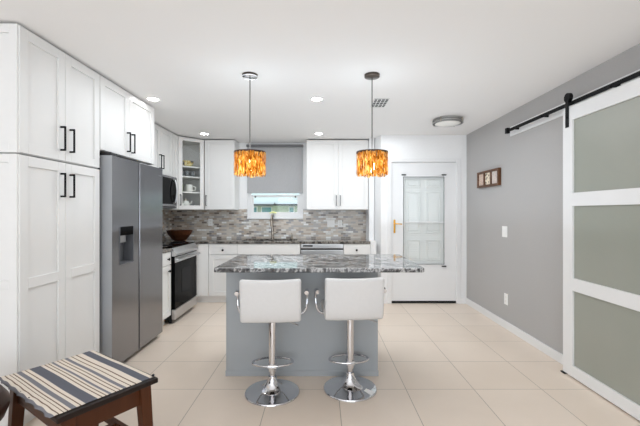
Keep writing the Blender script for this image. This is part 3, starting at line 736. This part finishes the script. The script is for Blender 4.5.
# ------------------------------------------------------------------ pendants
def pendant_shade(c):
    m = MB(); n = 104; rng = random.Random(3)
    for lay in range(2):
        for k in range(n):
            a = 2*PI*(k+rng.uniform(-.4, .4))/n; wd = rng.uniform(.0028, .0056)
            r = .125-.010*lay+rng.uniform(-.005, .005); zt = 1.806; zb = 1.620+rng.uniform(-.006, .010)+.01*lay
            if lay and rng.random() < .72: continue
            tx, ty = -math.sin(a), math.cos(a); pts = []; nz = 6
            for j in range(nz+1):
                z = zt+(zb-zt)*j/nz; rr = r+rng.uniform(-.003, .003); w_ = wd*rng.uniform(.75, 1.2)
                sh = rng.uniform(-.002, .002)
                for q in (-1, 1): pts.append((c[0]+rr*math.cos(a)+tx*(q*w_+sh), c[1]+rr*math.sin(a)+ty*(q*w_+sh), z))
            m.add(pts, [(2*j, 2*j+1, 2*j+3, 2*j+2) for j in range(nz)])
    return m
def make_pendant(x, y):
    t = thing('pendant_lamp', 'left amber bark-strip pendant lamp, hanging from a chrome canopy', 'lamp', (x, y, H), 0, 'pendant lamps over the island')
    MB().lathe([(.062, 2.424), (.062, H-.001)], (x, y, 0), 32).build('canopy', 'canopy_dark', t)
    MB().lathe([(.0, 2.412), (.055, 2.414), (.0615, 2.418), (.0615, 2.4238), (.0, 2.4238)], (x, y, 0), 32).build('canopy_cap', 'chrome', t)
    MB().cyl((x, y, 1.80), (x, y, 2.414), .0042, 10).build('cord', 'cord', t)
    sh = pendant_shade((x, y)).build('lamp_shade', 'amber', t)
    m = MB(); m.lathe([(.123, 1.800), (.1275, 1.800), (.1275, 1.814), (.123, 1.814), (.123, 1.800)], (x, y, 0), 48)
    for k in range(3):
        a = 2*PI*k/3; m.cyl((x, y, 1.808), (x+.124*math.cos(a), y+.124*math.sin(a), 1.808), .003, 8)
    m.build('shade_ring', 'wood_dark', sh)
    so = MB().lathe([(.016, 1.745), (.018, 1.75), (.018, 1.80), (.008, 1.81)], (x, y, 0), 16).build('socket', 'black', t)
    MB().lathe([(.0, 1.645), (.017, 1.65), (.028, 1.67), (.026, 1.69), (.014, 1.722), (.012, 1.7445)], (x, y, 0), 20).build('bulb', 'bulb', so)
    l = bpy.data.lights.new('pendant_uplight', 'SPOT'); l.energy = 4.5; l.spot_size = R(168); l.spot_blend = .6; l.shadow_soft_size = .07; l.color = (.88, .99, 1.08)
    lo = bpy.data.objects.new('pendant_uplight', l); COL.objects.link(lo); lo.parent = t; lo.location = (0, 0, 1.82-H); lo.rotation_euler = (PI, 0, 0)
    return t
p1 = make_pendant(-.576, 2.96)
p2 = copy_tree(p1); p2.location.x = .414; p2['label'] = 'right amber bark-strip pendant lamp, hanging from a dark nickel canopy'
for c_ in p2.children:
    if c_.name.startswith('canopy_cap'):
        c_.data = c_.data.copy(); c_.data.materials[0] = M['canopy_dark']

# ------------------------------------------------------------------ ceiling fittings
spots = [(-.04, 3.6, 'recessed ceiling light between the two pendants, nearest the middle'), (-.03, 5.2, 'recessed ceiling light in front of the right wall cabinet'),
         (-1.66, 5.2, 'recessed ceiling light in front of the glass corner cabinet'), (-1.655, 3.6, 'recessed ceiling light in front of the fridge cabinet')]
x, y, lab = spots[0]
t0 = thing('recessed_light', lab, 'ceiling light', (x, y, H), 0, 'recessed ceiling lights')
MB().lathe([(.05, -.004), (.06, -.006), (.064, -.0005), (.05, -.0005), (.05, -.004)], (x, y, H), 40).build('trim_ring', 'plate', t0)
MB().lathe([(0, -.004), (.0495, -.004), (.0495, -.001), (0, -.001)], (x, y, H), 40).build('lens', 'can', t0)
for x, y, lab in spots[1:]:
    c = copy_tree(t0); c.location = (x, y, H); c['label'] = lab
FLX, FLY = 1.52, 4.38
fl = thing('flush_light', 'round flush-mount ceiling light with double nickel bands near the entry door', 'ceiling light', (FLX, FLY, H))
MB().lathe([(.14, -.0005), (.14, -.02), (.0, -.02)], (FLX, FLY, H), 40).build('mount', 'plate', fl)
MB().lathe([(.158, -.016), (.162, -.044), (.145, -.06), (.09, -.072), (0, -.076)], (FLX, FLY, H), 40).build('glass_bowl', 'ceramic', fl)
for z in (-.022, -.048):
    MB().lathe([(.166, z-.008), (.176, z-.008), (.176, z+.008), (.166, z+.008), (.166, z-.008)], (FLX, FLY, H), 48).build('band', 'band', fl)
for a in (.8, .8+PI/2*1, .8+PI, .8+PI*1.5):
    MB().cyl((FLX+.176*math.cos(a), FLY+.176*math.sin(a), H-.06), (FLX+.176*math.cos(a), FLY+.176*math.sin(a), H-.004), .006, 10).build('post', 'nickel', fl)
vt = thing('ceiling_vent', 'rectangular louvred air vent in the ceiling behind the right pendant', 'vent', (.6, 3.735, H))
vx0, vx1, vy0, vy1 = .525, .675, 3.59, 3.87
MB().box(vx0, vx1, vy0, vy1, H-.003, H-.0005).build('backing', 'black', vt)
m = MB(); e = .006; ft, fb = H-.0031, H-.006
m.box(vx0, vx0+e, vy0, vy1, fb, ft).box(vx1-e, vx1, vy0, vy1, fb, ft).box(vx0+e, vx1-e, vy0, vy0+e, fb, ft).box(vx0+e, vx1-e, vy1-e, vy1, fb, ft)
for k in (1, 2, 3): x = vx0+(vx1-vx0)*k/4; m.box(x-.003, x+.003, vy0+e, vy1-e, fb, ft)
m.build('frame', 'plate', vt)
for k in range(4):
    y = vy0+.056+k*.056; MB().box(vx0+e, vx1-e, y-.005, y+.005, fb-.001, fb+.001).build('slat', 'plate', vt)

# ------------------------------------------------------------------ barn door on the right wall
BX = 2.002
FBD = face_right(BX+.036)
y0, y1 = 2.03, 3.02
bd = thing('barn_door', 'white sliding barn door with three frosted glass panels on the right wall', 'door', (BX+.018, 2.52, .012))
m = MB(FBD); st = .113
m.box(y0, y0+st, 0, .036, .012, 2.17).box(y1-st, y1, 0, .036, .012, 2.17)
for z0, z1 in ((.012, .10), (.698, .798), (1.373, 1.478), (2.06, 2.17)): m.box(y0+st, y1-st, 0, .036, z0, z1)
fm = m.build('frame', 'trim', bd)
for z0, z1 in ((.10, .698), (.798, 1.373), (1.478, 2.06)):
    MB(FBD).box(y0+st, y1-st, .013, .021, z0, z1).build('glass_panel', 'frosted', bd)
for y in (2.15, 2.965):
    h = MB(FBD).box(y-.02, y+.02, .0362, .042, 2.01, 2.235).build('hanger', 'black', bd, bevel=.002)
    MB(FBD @ Matrix.Translation((y, .024, 2.254)) @ Matrix.Rotation(-PI/2, 4, 'X')).lathe([(.032, -.010), (.036, -.010), (.036, .018), (.0, .018)], n=24).build('wheel', 'black', h)
    MB(FBD @ Matrix.Translation((y, .042, 2.09)) @ Matrix.Rotation(-PI/2, 4, 'X')).lathe([(.009, 0), (.008, .005), (0, .006)], n=12).build('bolt', 'black', h)
struct('trim_2', MB(face_right(XR)).box(1.6, 4.03, .0005, .02, 2.16, 2.262), 'trim', bevel=.002)
tr = thing('barn_door_track', 'black steel sliding door rail mounted on the white header board', 'rail', (2.026, 3.0, 2.19))
FT = face_right(2.031)
MB(FT).box(1.65, 4.0, 0, .008, 2.19, 2.222).build('rail', 'black', tr, bevel=.001)
for y in (1.9, 2.55, 3.35, 3.85):
    MB(FT @ Matrix.Translation((y, -.054, 2.206)) @ Matrix.Rotation(-PI/2, 4, 'X')).lathe([(.011, 0), (.011, .0535), (.011, .0536)], n=14).build('spacer', 'black', tr)
    MB(FT @ Matrix.Translation((y, .008, 2.206)) @ Matrix.Rotation(-PI/2, 4, 'X')).lathe([(.010, 0), (.008, .006), (0, .0065)], n=12).build('bolt', 'black', tr)
MB(FT).box(3.94, 3.985, -.012, .025, 2.178, 2.236).build('end_stop', 'black', tr, bevel=.004)
gd = MB().box(1.99, 2.045, 2.985, 3.035, 0, .009).build('floor_guide', 'black', bevel=.001)
tag(gd, 'small black floor guide at the foot of the barn door', 'door guide')

# framed tiles
FA = face_right(XR)
ar = thing('wall_art', 'long brown frame holding three patterned tiles on the grey wall', 'picture', (XR-.02, 4.557, 1.64))
ay0, ay1, az0, az1 = 4.265, 4.85, 1.64, 1.845
m = MB(FA); cells = [(4.30, 4.452), (4.482, 4.634), (4.664, 4.816)]
m.box(ay0, ay1, .0005, .012, az0, az1)
m.box(ay0, ay1, .012, .036, az0, az0+.028).box(ay0, ay1, .012, .036, az1-.028, az1)
for a, b in ((ay0, 4.30), (4.452, 4.482), (4.634, 4.664), (4.816, ay1)): m.box(a, b, .012, .036, az0+.028, az1-.028)
m.build('frame', 'wood_frame', ar, bevel=.002)
for (a, b), k in zip(cells, ('art_blue', 'art_cream', 'art_pink')):
    MB(FA).box(a+.002, b-.002, .0122, .024, az0+.030, az1-.030).build('tile', k, ar)

# ------------------------------------------------------------------ bench and runner
near = Vector((-1.116, 1.543)); ux = Vector((-.832, .555)); uy = Vector((.555, .832))   # local x: near->left ; local y: near->tip
rzb = math.atan2(ux.y, ux.x)
bo = near; Lx, Ly, BH = .672, .464, .45
bt = thing('wooden_bench', 'dark stained wooden bench with splayed legs under the striped cloth', 'bench', (near.x, near.y, 0), rzb)
# local frame: x along ux, y = rotate +90 of ux = (-.555,-.832) -> use negative y for uy
FBn = FR[bt.name]
MB(FBn).box(0, Lx, -Ly, 0, BH-.026, BH).build('seat_board', 'wood_top', bt, bevel=.005)
m = MB(FBn); i = .045
for a in ((i, Lx-i, -i-.02, -i), (i, Lx-i, -Ly+i, -Ly+i+.02), (i, i+.02, -Ly+i+.02, -i-.02), (Lx-i-.02, Lx-i, -Ly+i+.02, -i-.02)):
    m.box(*a, BH-.126, BH-.0265)
m.build('apron', 'wood_red', bt, bevel=.002)
for sx in (0, 1):
    for sy_ in (0, 1):
        cx = .055 if sx == 0 else Lx-.055; cy = -.055 if sy_ == 0 else -Ly+.055
        ox = -.02 if sx == 0 else .02; oy = .02 if sy_ == 0 else -.02
        h = .029; q = []
        for z, dx, dy, hh in ((0, ox, oy, .024), (BH-.027, 0, 0, h)):
            for a, b in ((-1, -1), (1, -1), (1, 1), (-1, 1)): q.append((cx+dx+a*hh, cy+dy+b*hh, z))
        MB(FBn).add(q, [(0, 3, 2, 1), (4, 5, 6, 7), (0, 1, 5, 4), (1, 2, 6, 5), (2, 3, 7, 6), (3, 0, 4, 7)]).build('leg', 'wood_red', bt, bevel=.003)
m = MB(FBn)
for cy in (-.045, -Ly+.045): m.box(.05, Lx-.05, cy-.012, cy+.012, .10, .135)
m.box(Lx/2-.014, Lx/2+.014, -Ly+.05, -.05, .104, .131)
m.build('stretcher', 'wood_red', bt)

# cloth: local x along length, local y 0..0.45 across (stripe direction) ; y=0 is the near-left long edge
cz = BH+.0012
m = MB(FBn); nx, ny = 60, 24; vs = []; fs = []
for j in range(ny+1):
    for k in range(nx+1):
        u = k/nx; vv = j/ny
        x = .028+(Lx-.012)*u; y = .010-.462*vv
        edge = max(0, 1-vv/.08); y += edge*.006*math.sin(u*38)+edge*.006
        z = cz+.0015+.0012*math.sin(u*9+vv*5)+edge*.005*math.sin(u*38+1)
        if vv < .001: z -= .004
        vs.append((x, y, z))
for j in range(ny):
    for k in range(nx): a = j*(nx+1)+k; fs.append((a, a+1, a+nx+2, a+nx+1))
m.add(vs, fs, True)
# object frame: local y must grow across the stripes from 0 on the near-left edge
origin = FBn @ Vector((0, .010, cz))
fr_ = Matrix.Translation(origin) @ Matrix.Rotation(rzb, 4, 'Z') @ Matrix.Diagonal((1, -1, 1, 1))
inv = fr_.inverted()
# keep a right-handed frame: turn by 180 degrees about the vertical instead of mirroring
fr_ = Matrix.Translation(FBn @ Vector((Lx, .010, cz))) @ Matrix.Rotation(rzb+PI, 4, 'Z')
inv = fr_.inverted()
me = bpy.data.meshes.new('table_runner'); me.from_pydata([inv @ p for p in m.v], [], m.f); me.materials.append(M['stripes'])
for p_ in me.polygons: p_.use_smooth = True
cl = bpy.data.objects.new('table_runner', me); COL.objects.link(cl); cl.matrix_world = fr_; FR[cl.name] = fr_
so = cl.modifiers.new('t', 'SOLIDIFY'); so.thickness = .0022; so.offset = 0
tag(cl, 'blue, cream and brown striped woven cloth laid over the bench', 'cloth')
q = FBn @ Vector((.03, -Ly+.012, cz+.004))
MB().lathe([(.0, -.004), (.006, 0), (.008, .006), (.0, .012)], (q.x, q.y, q.z), 10).build('tassel', 'fabric_dark', cl)

# round leather stool at the left edge
PSX = -1.592
ps = thing('round_stool', 'dark brown leather round stool at the left edge, in front of the bench', 'stool', (PSX, 1.53, 0))
MB().lathe([(.0, .40), (.17, .40), (.205, .415), (.22, .455), (.218, .49), (.195, .525), (.14, .540), (0, .545)], (PSX, 1.53, 0), 40).build('seat', 'leather_brown', ps)
for k in range(4):
    a = PI/4+k*PI/2+.4
    MB().tube([(PSX+.12*math.cos(a), 1.53+.12*math.sin(a), .402), (PSX+.17*math.cos(a), 1.53+.17*math.sin(a), .012)], [.02, .013], 12).build('leg', 'wood_dark', ps)
for m_ in bpy.data.materials:
    pass
